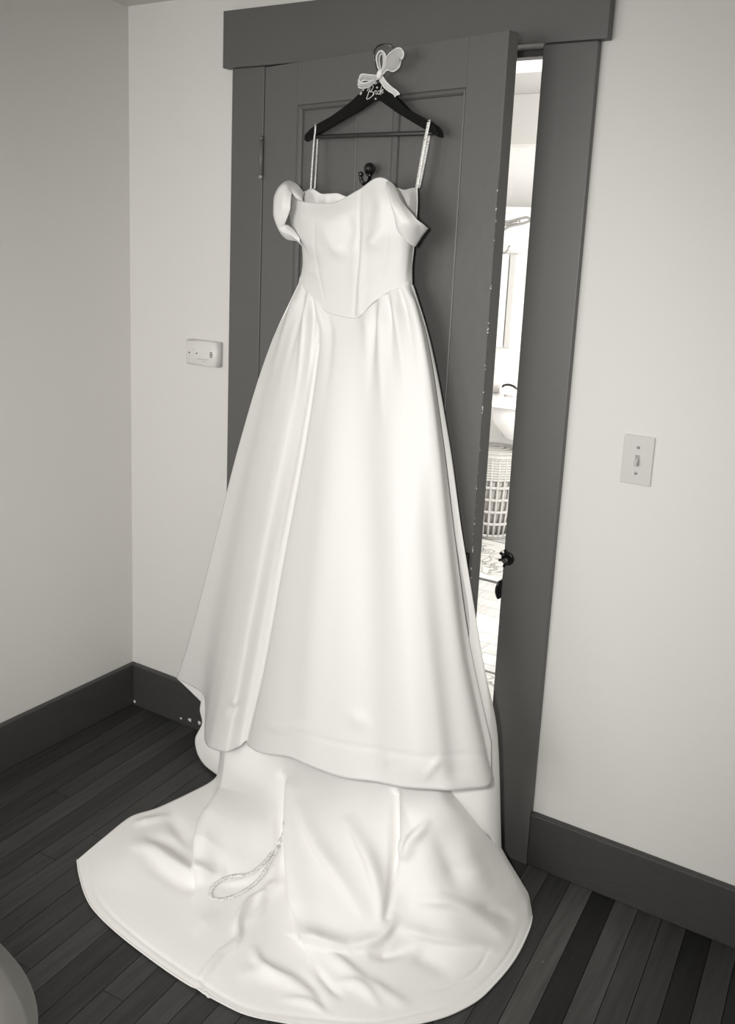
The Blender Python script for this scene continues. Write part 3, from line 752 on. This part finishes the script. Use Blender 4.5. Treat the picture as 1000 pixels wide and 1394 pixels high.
# ---- bodice back (its lining shows over the neckline)
BB = [
 [(396, 260, -.133), (394, 285, -.138), (398, 312, -.143), (411, 335, -.148), (412, 360, -.148), (408, 382, -.148)],
 [(407, 262, -.118), (408, 285, -.12), (412, 312, -.12), (418, 335, -.125), (420, 360, -.125), (418, 395, -.125)],
 [(416, 260, -.115), (418, 285, -.118), (420, 312, -.12), (426, 335, -.12), (427, 360, -.12), (426, 400, -.12)],
 [(423, 256, -.112), (425, 285, -.118), (427, 312, -.12), (432, 335, -.12), (433, 360, -.12), (434, 405, -.12)],
 [(439, 264, -.115), (440, 285, -.12), (442, 312, -.125), (446, 335, -.125), (447, 360, -.125), (448, 415, -.125)],
 [(458, 263, -.125), (460, 285, -.13), (462, 312, -.13), (464, 335, -.13), (465, 360, -.13), (466, 420, -.13)],
 [(474, 268, -.13), (476, 290, -.135), (478, 312, -.135), (478, 335, -.135), (478, 360, -.135), (478, 425, -.135)],
 [(515, 262, -.145), (516, 290, -.15), (517, 312, -.15), (517, 335, -.15), (516, 360, -.15), (512, 405, -.15)],
 [(539, 255, -.165), (541, 280, -.165), (543, 305, -.165), (543, 335, -.165), (541, 360, -.165), (536, 394, -.165)],
 [(550, 258.5, -.17), (552, 280, -.17), (554, 302, -.17), (554, 335, -.17), (552, 360, -.17), (549, 390, -.17)],
 [(560, 256, -.178), (561, 278, -.178), (561, 300, -.178), (559, 335, -.178), (558, 360, -.178), (556, 389, -.178)],
 [(567.5, 255, -.195), (568, 276, -.195), (566.5, 300, -.197), (563, 337, -.199), (560.5, 361, -.199), (560.5, 388, -.199)]]
G = surface([[yy(p) for p in c] for c in BB], 110, 60); G = strokes(smooth_grid(G, 1), [([(444, 262), (446, 290)], .004, 4, 4), ([(432, 262), (434, 290)], -.003, 3, 3), ([(557, 258), (556, 290)], -.003, 3, 3)])
grid_obj('bodice_back', G, M_LINING, dress)
# ---- sleeves
def band(name, st, bulge, nu=60, nv=24, material=M_SATIN, S=()):
    cols = []
    for (ox, oy, oY), (ix, iy, iY), bl in st:
        o_, i_ = yy((ox, oy, oY)), yy((ix, iy, iY)); row = []
        for s in np.linspace(0, 1, 5):
            p = o_ + (i_ - o_) * s; p = p + np.array([-.1, -1, 0.15]) * (bl * bulge * math.sin(math.pi * s)); row.append(p)
        cols.append(row)
    G = smooth_grid(surface(cols, nu, nv), 2)
    if S: G = strokes(G, S)
    return grid_obj(name, G, material, dress)
band('sleeve', [((414, 263, -.15), (412, 274, -.182), .1), ((403, 250, -.15), (402, 268, -.18), .5), ((393, 245.5, -.15), (397.5, 263, -.185), .8), ((381, 253, -.15), (396, 272, -.195), 1), ((373, 272, -.15), (395, 283, -.2), 1),
                ((373, 292, -.152), (392.5, 292, -.195), 1), ((378, 309, -.155), (389, 301, -.19), .8), ((384.5, 321, -.158), (388, 306, -.18), .6), ((392, 326.5, -.16), (391, 306, -.172), .8), ((404, 328.5, -.165), (399, 312, -.172), .8), ((412, 336, -.165), (408, 325, -.178), .2)],
     .022, 90, 30, S=[([(392, 250), (386, 275), (384, 300)], [0, .003, .003, 0], 4, 4)])
band('sleeve', [((527, 246, -.25), (524, 254, -.268), .1), ((537, 256, -.268), (531, 270, -.285), .6), ((550, 279, -.285), (536, 291, -.292), 1), ((566, 297, -.285), (540, 311, -.292), 1), ((577, 306, -.265), (551, 326, -.28), .8),
                ((582.5, 310.5, -.24), (564, 335.5, -.25), .3), ((578, 309, -.215), (563, 334, -.22), -.2), ((564, 300, -.205), (560, 332, -.21), -.2)],
     .02, 80, 34, S=[([(536, 262), (548, 290), (566, 318)], [0, .002, .002, 0], 5, 5), ([(560, 293), (572, 312), (566, 328)], [0, -.002, 0], 4, 4)])
# ---- skirt front
SF = [  # columns left to right, rows waist to hem: (px, py, Y)
 [(407, 383, -.15), (371, 462, -.125), (327, 600, -.115), (289, 750, -.105), (254, 882, -.09), (240, 923, -.085)],
 [(409, 386, -.155), (378, 462, -.145), (340, 600, -.14), (306, 750, -.132), (279, 890, -.122), (275, 943, -.12)],
 [(412, 390, -.165), (388, 462, -.172), (354, 600, -.185), (325, 750, -.20), (297, 900, -.215), (279, 1008, -.22)],
 [(417, 396, -.172), (398, 462, -.195), (370, 600, -.215), (341, 750, -.235), (312, 900, -.255), (288, 1019, -.265)],
 [(423, 402, -.178), (414, 462, -.205), (388, 600, -.232), (358, 750, -.255), (330, 900, -.275), (308, 1023.5, -.285)],
 [(429, 409, -.182), (428, 462, -.195), (407, 600, -.21), (377, 750, -.225), (349, 900, -.24), (327, 1016, -.25)],
 [(433, 413, -.185), (433, 462, -.19), (411, 600, -.205), (382, 750, -.22), (354.5, 900, -.238), (332, 1010, -.25)],
 [(438, 418, -.188), (438, 466, -.205), (413, 602, -.238), (384, 752, -.265), (357, 902, -.29), (333.5, 1012, -.305)],
 [(448, 426, -.193), (450, 470, -.218), (428, 605, -.262), (402, 755, -.30), (376, 905, -.335), (352, 1024, -.36)],
 [(466, 432, -.20), (468, 474, -.226), (455, 608, -.28), (437, 757, -.328), (419, 908, -.372), (402, 1033, -.405)],
 [(483, 434, -.206), (486, 474, -.231), (482, 608, -.288), (473, 757, -.34), (466, 910, -.39), (461, 1057, -.43)],
 [(508, 412, -.222), (512, 466, -.243), (518, 604, -.295), (522, 755, -.345), (529, 908, -.393), (538, 1070, -.435)],
 [(534, 395, -.228), (540, 458, -.252), (556, 600, -.295), (568, 750, -.335), (583, 905, -.375), (604, 1076, -.41)],
 [(550, 390, -.225), (562, 455, -.252), (582, 600, -.285), (597, 750, -.312), (614, 900, -.335), (640, 1074, -.36)],
 [(556, 389, -.218), (574, 455, -.243), (596, 600, -.268), (611, 745, -.288), (629, 893, -.305), (665.5, 1070, -.315)],
 [(558, 388.5, -.212), (578, 455, -.228), (600.5, 600, -.24), (616.5, 742, -.25), (634, 888, -.255), (668, 1054, -.262)],
 [(560, 388, -.205), (579, 450, -.21), (602, 595, -.222), (619, 735, -.235), (638, 870, -.24), (668, 1010, -.245)]]
for c in SF:   # tuck the gathered top edge up behind the bodice
    a = c[0]; c.insert(0, (a[0] + (1.5 if a[0] < 440 else 0), a[1] - 7, a[2] + .008)); c[1] = (a[0], a[1], a[2] + .0035)
G = surface([[yy(p) for p in c] for c in SF], 230, 210); G = smooth_grid(G, 1)
SK = [
 # gathers under the waist seam
 ([(411, 388), (399, 420), (384, 465), (366, 520)], [.002, .010, .007, .004, .002, 0], 4.5, 4.5), ([(416, 392), (409, 420), (398, 470), (384, 530)], [-.002, -.009, -.006, -.003, -.001, 0], 4, 4),
 ([(421, 397), (418, 425), (412, 475), (402, 560)], [.002, .013, .010, .006, .003, 0], 4.5, 4.5), ([(426, 402), (426, 430), (423, 480), (414, 560)], [-.002, -.010, -.007, -.004, -.001, 0], 4, 4),
 ([(432, 408), (436, 430), (438, 455)], [.002, .009, .007, .002, 0], 4.5, 4.5), ([(441, 417), (448, 450), (447, 500), (440, 570)], [0, -.008, -.006, -.003, -.001, 0], 6, 6),
 ([(512, 406), (508, 440), (505, 490), (503, 580)], [-.002, -.009, -.007, -.004, -.001, 0], 6, 6), ([(519, 400), (519, 432), (519, 490), (522, 590)], [.002, .011, .008, .005, .002, 0], 6, 6),
 ([(526, 396), (529, 425), (533, 475), (540, 540)], [-.002, -.010, -.006, -.003, -.001, 0], 4.5, 4.5), ([(533, 392), (539, 420), (546, 475), (555, 560)], [.002, .012, .008, .004, .001, 0], 5, 5),
 ([(541, 389), (549, 415), (559, 465), (570, 540)], [-.002, -.010, -.006, -.003, -.001, 0], 4.5, 4.5), ([(548, 387), (559, 412), (571, 455), (583, 520)], [.002, .010, .006, .003, .001, 0], 4.5, 4.5),
 ([(498, 422), (500, 450), (498, 490)], [0, .006, .004, .002, 0], 6, 6), ([(424, 399), (430, 412), (431, 425)], [0, .006, 0], 2.5, 2.5), ([(538, 391), (541, 402), (542, 415)], [0, .005, 0], 2.5, 2.5),
 # long soft folds
 ([(530, 450), (540, 650), (556, 880), (570, 1040)], [0, .010, .014, .012, .01], 22, 24),
 ([(497, 450), (496, 650), (500, 880), (505, 1050)], [0, -.008, -.012, -.012, -.012], 22, 22),
 ([(462, 460), (450, 650), (430, 880), (420, 1030)], [0, .008, .010, .010, .006], 20, 20),
 ([(580, 560), (596, 800), (622, 1050)], [0, -.008, -.010, -.010], 16, 16),
 ([(433, 470), (413, 600), (384, 750), (357, 900), (335, 1010)], [-.004, -.010, -.012, -.012, -.008], 3, 3),
 # hem band stitching and creases
 ([(668, 1027), (600, 1029), (528, 1024), (470, 1014), (410, 996), (350, 985)], [-.0015, -.0025, -.0025, -.002, -.0015, 0], 2.2, 2.2),
 ([(540, 1028), (527, 1036), (520, 1046)], [0, .004, 0], 4, 4), ([(604, 1030), (588, 1046), (575, 1064)], [0, .005, .004, 0], 4, 5),
 ([(355, 985), (385, 992), (430, 985)], [0, .005, .005, 0], 6, 6), ([(470, 965), (490, 985), (500, 1000)], [0, .006, 0], 9, 9),
 ([(322, 955), (316, 966), (310, 975)], [0, -.006, 0], 4, 4), ([(325, 948), (318, 958), (312, 962)], [0, .006, 0], 4, 4),
]
G = strokes(G, SK)
grid_obj('skirt_front', G, M_SATIN, dress)
# ---- skirt back: right side strip, hidden back panel, left flap
SB = [
 [(560, 388, -.204), (580, 450, -.206), (603, 595, -.214), (620, 735, -.225), (638, 870, -.235), (620, 985, -.25), (585, 1115, -.29)],
 [(561.5, 388, -.2), (582, 455, -.2), (608, 590, -.205), (628, 730, -.222), (650, 868, -.225), (666, 985, -.225), (662, 1135, -.22)],
 [(562, 388, -.195), (584, 460, -.192), (611, 600, -.198), (632, 752, -.218), (654, 885, -.218), (675, 995, -.19), (680, 1162, -.17)],
 [(555, 390, -.185), (572, 460, -.178), (594, 600, -.185), (610, 752, -.205), (630, 885, -.205), (655, 995, -.08), (662, 1130, -.06)],
 [(486, 420, -.15), (490, 470, -.145), (500, 620, -.15), (505, 770, -.15), (510, 905, -.15), (515, 1000, -.09), (515, 1085, -.07)],
 [(418, 394, -.135), (400, 465, -.11), (380, 605, -.10), (365, 755, -.09), (350, 890, -.075), (345, 960, -.07), (340, 1010, -.06)],
 [(407.5, 383, -.148), (371, 462, -.12), (327, 600, -.108), (289, 750, -.098), (256, 880, -.085), (241, 915, -.08), (240, 923, -.08)]]
G = surface([[yy(p) for p in c] for c in SB], 150, 120); G = smooth_grid(G, 1)
grid_obj('skirt_back', G, M_LINING, dress)
# ---- left inner flap under the hem (lining seen from the front)
FL = [
 [(285, 930, -.10), (276, 944, -.10), (272, 965, -.105), (275, 985, -.115), (266, 1004, -.13), (268, 1024, -.15), (280, 1043, -.17), (297, 1056, -.19)],
 [(300, 930, -.11), (290, 946, -.11), (288, 966, -.12), (292, 986, -.13), (286, 1004, -.15), (290, 1022, -.17), (300, 1036, -.19), (312, 1046, -.21)],
 [(330, 930, -.12), (325, 946, -.12), (322, 966, -.13), (322, 986, -.14), (320, 1004, -.16), (322, 1020, -.18), (326, 1030, -.2), (332, 1040, -.22)]]
G = smooth_grid(surface([[yy(p) for p in c] for c in FL], 40, 80), 1)
grid_obj('side_flap', G, M_LINING, dress)
# ---- train: falls behind the front hem, then spreads over the floor (px, py, z)
TR = [
 [(300, 1005, .20), (298, 1040, .10), (295, 1056, .045), (277, 1070, .02), (216, 1099, .014), (174, 1114, .010), (138, 1143, .006), (105, 1171, .004)],
 [(306, 1010, .26), (303, 1045, .17), (297, 1085, .10), (283, 1120, .06), (245, 1140, .03), (190, 1165, .03), (140, 1195, .012), (109, 1195, .004)],
 [(312, 1015, .30), (306, 1050, .19), (296, 1095, .16), (282, 1145, .10), (266, 1190, .045), (222, 1205, .022), (170, 1235, .012), (128, 1239, .004)],
 [(335, 1022, .32), (330, 1060, .205), (322, 1110, .17), (308, 1160, .10), (290, 1205, .035), (255, 1250, .02), (215, 1280, .012), (182, 1288, .004)],
 [(360, 1028, .33), (357, 1070, .215), (352, 1120, .165), (345, 1170, .085), (330, 1220, .03), (305, 1275, .018), (282, 1318, .012), (256, 1340, .004)],
 [(384, 1034, .32), (384, 1080, .24), (383, 1130, .15), (380, 1180, .07), (368, 1230, .028), (350, 1290, .02), (335, 1340, .012), (320, 1375, .004)],
 [(393, 1038, .34), (393, 1085, .265), (394, 1140, .19), (396, 1195, .12), (400, 1245, .06), (398, 1305, .028), (396, 1355, .014), (392, 1393, .004)],
 [(440, 1052, .35), (442, 1105, .29), (443, 1165, .21), (440, 1225, .13), (432, 1280, .06), (442, 1330, .03), (456, 1375, .016), (470, 1404, .004)],
 [(490, 1062, .355), (494, 1112, .295), (499, 1172, .215), (503, 1228, .14), (508, 1278, .07), (522, 1325, .035), (540, 1370, .016), (555, 1396, .004)],
 [(535, 1070, .345), (536, 1115, .28), (536, 1165, .21), (545, 1215, .14), (560, 1262, .08), (580, 1305, .035), (600, 1350, .016), (618, 1379, .004)],
 [(550, 1072, .35), (556, 1110, .30), (570, 1152, .24), (592, 1200, .165), (615, 1245, .10), (634, 1290, .04), (648, 1325, .016), (660, 1353, .004)],
 [(585, 1074, .34), (606, 1098, .29), (630, 1135, .23), (652, 1180, .15), (672, 1222, .085), (686, 1262, .035), (694, 1290, .014), (700, 1306, .004)],
 [(600, 1074, .31), (634, 1100, .25), (660, 1130, .19), (682, 1168, .125), (700, 1200, .075), (713, 1228, .035), (718, 1250, .014), (721, 1262, .004)],
 [(600, 1070, .28), (640, 1103, .205), (672, 1137, .145), (693, 1174, .09), (709, 1200, .055), (718, 1215, .03), (722, 1232, .012), (724, 1245, .004)]]
ZS = [.62, .60, .62, .68, .82, .95, 1, 1]
def tpt(i, r, p):
    f = 1.0 - (1.0 - ZS[r]) * (1.0 if i < 7 else max(0.0, (11 - i) / 4.5))
    if r == 0: return atY(p[0], p[1] - 42, (-.15 if i == 0 else -.19) - (.05 if 7 < i < 12 else 0))
    return atZ(p[0], p[1], p[2] * f)
G = surface([[tpt(i, r, p) for r, p in enumerate(c)] for i, c in enumerate(TR)], 240, 190); G = smooth_grid(G, 2)
TS = [
 ([(178, 1122), (205, 1118), (240, 1108)], [0, .010, .006, 0], 5, 4),
 ([(196, 1140), (235, 1150), (258, 1175)], [0, -.010, -.012, 0], 7, 7),
 ([(300, 1205), (330, 1200), (352, 1190), (375, 1165)], [0, .006, .008, .006, 0], 5, 4),
 ([(372, 1215), (348, 1222), (330, 1240), (312, 1272)], [0, .008, .010, .008, 0], 5, 4),
 ([(345, 1285), (352, 1310), (375, 1330), (405, 1338)], [0, .010, .010, .006, 0], 7, 6),
 ([(455, 1335), (490, 1345), (520, 1372)], [0, .012, .010, 0], 7, 6), ([(425, 1312), (445, 1338), (470, 1362)], [0, -.008, -.008, 0], 6, 6),
 ([(380, 1360), (420, 1366), (455, 1385)], [0, .008, .006, 0], 6, 5),
 ([(625, 1130), (640, 1175), (665, 1215)], [0, .008, .008, 0], 14, 14), ([(590, 1130), (610, 1170), (630, 1215)], [0, -.008, -.010, 0], 12, 12),
 ([(645, 1232), (675, 1240), (700, 1255)], [0, -.008, -.006, 0], 7, 7),
 ([(300, 1072), (288, 1115), (271, 1175), (268, 1192)], [0, .03, .042, .022], 24, 4),
 ([(384, 1060), (383, 1130), (384, 1200), (388, 1250)], [-.01, -.014, -.012, 0], 5, 8),
 ([(392, 1080), (395, 1150), (401, 1220), (413, 1279)], [.01, .018, .022, .024, .012], 20, 4),
 ([(172, 1150), (205, 1158), (235, 1180), (268, 1195), (310, 1190)], [0, .014, .022, .02, 0], 12, 6),
 ([(185, 1168), (215, 1185), (250, 1205), (300, 1208)], [0, -.006, -.008, -.006, 0], 10, 10),
 ([(225, 1105), (245, 1130), (262, 1160)], [0, -.010, -.010, 0], 12, 10),
 ([(412, 1279), (440, 1287), (474, 1293)], [.012, .026, .02, .006], 16, 5),
 ([(440, 1292), (480, 1325), (530, 1362)], [0, .014, .010, .004, 0], 8, 10),
 ([(474, 1292), (515, 1281), (543, 1246)], [.006, .018, .016, 0], 14, 5),
 ([(500, 1298), (535, 1296), (565, 1286)], [0, -.018, -.014, 0], 9, 9),
 ([(470, 1110), (500, 1170), (515, 1225), (520, 1268)], [0, .014, .018, .010, 0], 12, 6),
 ([(408, 1090), (430, 1150), (470, 1210), (500, 1255)], [0, .012, .014, .008, 0], 14, 7),
 ([(537, 1080), (536, 1130), (535, 1190), (525, 1250)], [-.014, -.024, -.02, -.008], 5, 5),
 ([(545, 1150), (552, 1162), (562, 1140), (585, 1115)], [.006, .018, .014, 0], 5, 8),
 ([(560, 1225), (610, 1230), (660, 1255), (690, 1280)], [0, .016, .016, .008, 0], 12, 7),
 ([(535, 1262), (580, 1275), (640, 1285), (680, 1295)], [0, .016, .014, .008, 0], 12, 6),
 ([(550, 1290), (590, 1310), (620, 1330)], [0, -.008, -.006, 0], 12, 12),
 ([(345, 1215), (325, 1250), (322, 1280), (300, 1300), (275, 1330), (268, 1345)], [0, .008, .012, .013, .013, .006], 4, 3.5),
 ([(385, 1195), (360, 1215), (350, 1245), (330, 1262)], [0, .010, .010, .006, 0], 7, 6),
 ([(320, 1330), (360, 1325), (410, 1345), (450, 1375)], [0, .010, .010, .006, 0], 10, 9),
 ([(300, 1245), (280, 1255), (262, 1275)], [0, .005, 0], 12, 12),
 ([(400, 1320), (430, 1350), (450, 1390)], [0, -.006, -.006, 0], 8, 8),
 ([(665, 1290), (650, 1318), (615, 1342), (580, 1350)], [-.001, -.003, -.003, -.002, 0], 2.5, 2.5),
 ([(500, 1330), (520, 1350), (560, 1372)], [0, .008, .006, 0], 8, 8),
 ([(120, 1172), (135, 1225), (185, 1275), (262, 1330), (330, 1370), (400, 1383), (500, 1391), (560, 1381), (615, 1366), (655, 1341), (692, 1298), (714, 1247)], [.001] + [-.002] * 10 + [0], 2.5, 2.5),
]
G = strokes(G, TS)
G[..., 2] = np.maximum(G[..., 2], 0.0025 + 0.0006 * np.sin(G[..., 0] * 30))
G[..., 1] = np.minimum(G[..., 1], -0.034)
grid_obj('train', G, M_LINING, dress)
# corded hem edge of the train
E_ = [tuple(p + np.array([0, 0, .0006])) for p in G[:, -1][::2]]
tube('hem_cord', E_, .0022, M_LINING, dress, 6)
# bustle loop lying on the train
def on_train(px, py, lift=.003):
    P2 = proj(G.reshape(-1, 3)); k = np.argmin(((P2 - np.array([px, py])) ** 2).sum(1)); z = G.reshape(-1, 3)[k][2]
    return atZ(px, py, z + lift)
lp = crom([on_train(a, b) for a, b in [(388, 1108), (386, 1125), (380, 1145), (368, 1163), (355, 1178), (338, 1190), (318, 1192), (300, 1198), (287, 1211), (288, 1222), (302, 1224), (322, 1218), (342, 1206), (356, 1192), (368, 1172), (380, 1150)]], 6)
V = []; F = []
for i, p in enumerate(lp):
    a = np.array(lp[max(i - 1, 0)]); b = np.array(lp[min(i + 1, len(lp) - 1)]); t_ = (b - a) / (np.linalg.norm(b - a) + 1e-9)
    s_ = np.cross(t_, np.array([.1, -.45, .9])); s_ /= np.linalg.norm(s_); V += [p - s_ * .0042, p + s_ * .0042]
    if i: F.append((2 * i - 2, 2 * i - 1, 2 * i + 1, 2 * i))
o = mk('hanging_loop', V, F, M_RIB, dress, True); o['label'] = 'narrow printed ribbon loop lying on the train'
s = o.modifiers.new('thickness', 'SOLIDIFY'); s.thickness = .0008
# small thread end at the hem
c = atZ(285, 1357, .004); tube('thread_tail', crom([atZ(280, 1351, .004), atZ(283, 1356, .005), atZ(286, 1357, .004)], 4), .003, M_LINING, dress, 8)
# ---- straps over the hanger arms
def strap(name, pts, wpx=.0042):
    P = crom([atD(*p) for p in pts], 6); V = []; F = []; sd = np.array([DD[0], DD[1], 0.05])
    for i, p in enumerate(P):
        V += [p - sd * wpx, p + sd * wpx]
        if i: F.append((2 * i - 2, 2 * i - 1, 2 * i + 1, 2 * i))
    o = mk(name, V, F, M_RIB, dress, True); s = o.modifiers.new('thickness', 'SOLIDIFY'); s.thickness = .0007; return o
strap('strap', [(422.5, 258, .055), (424.5, 225, .046), (427, 192, .039), (428.5, 180, HN + .0022), (429, 172, HN + .001), (430, 168.5, HN - .0065), (431, 172, HN - HTK - .002), (432, 190, .018), (430, 225, .03), (428, 257, .045)], .0028)
strap('strap', [(566.5, 257, .045), (572, 225, .042), (578, 192, .039), (581.5, 175, HN + .0022), (583, 167, HN + .001), (584, 163, HN - .0065), (584.5, 168, HN - HTK - .002), (583.5, 185, .018), (577, 220, .022), (569.5, 256, .03)], .0046)

# ================================================================== TULLE in the near left corner
tu = thing('tulle_veil', (0.50, -1.355, 0), 'heap of pale sheer tulle on the floor at the near left corner', 'veil')
def mound(name, c, rx, ry, h, seed):
    rs = np.random.RandomState(seed); ph = rs.rand(8) * 6.28; G = []
    for i in range(96):
        a = 2 * math.pi * i / 95; row = []
        for t in np.linspace(0.02, 1, 36):
            f = sum(math.sin((k + 3) * a + ph[k]) / (k + 3) for k in range(8))
            g = sum(math.sin((2 * k + 9) * a + ph[k] + 2 * t) for k in range(6))
            r = t * (1 + .05 * f * t); z = h * (1 - t ** 2.6) + .030 * abs(g) ** .8 * t * (1 - t) * (1.2 - t * .5)
            row.append((c[0] + rx * r * math.cos(a), c[1] + ry * r * math.sin(a), max(z, .003)))
        G.append(row)
    return grid_obj(name, np.array(G), M_TULLE, tu, 0)
mound('layer', (0.515, -1.345), .47, .378, .21, 1); mound('layer', (0.51, -1.35), .45, .36, .19, 2); mound('layer', (0.50, -1.36), .42, .335, .165, 3)
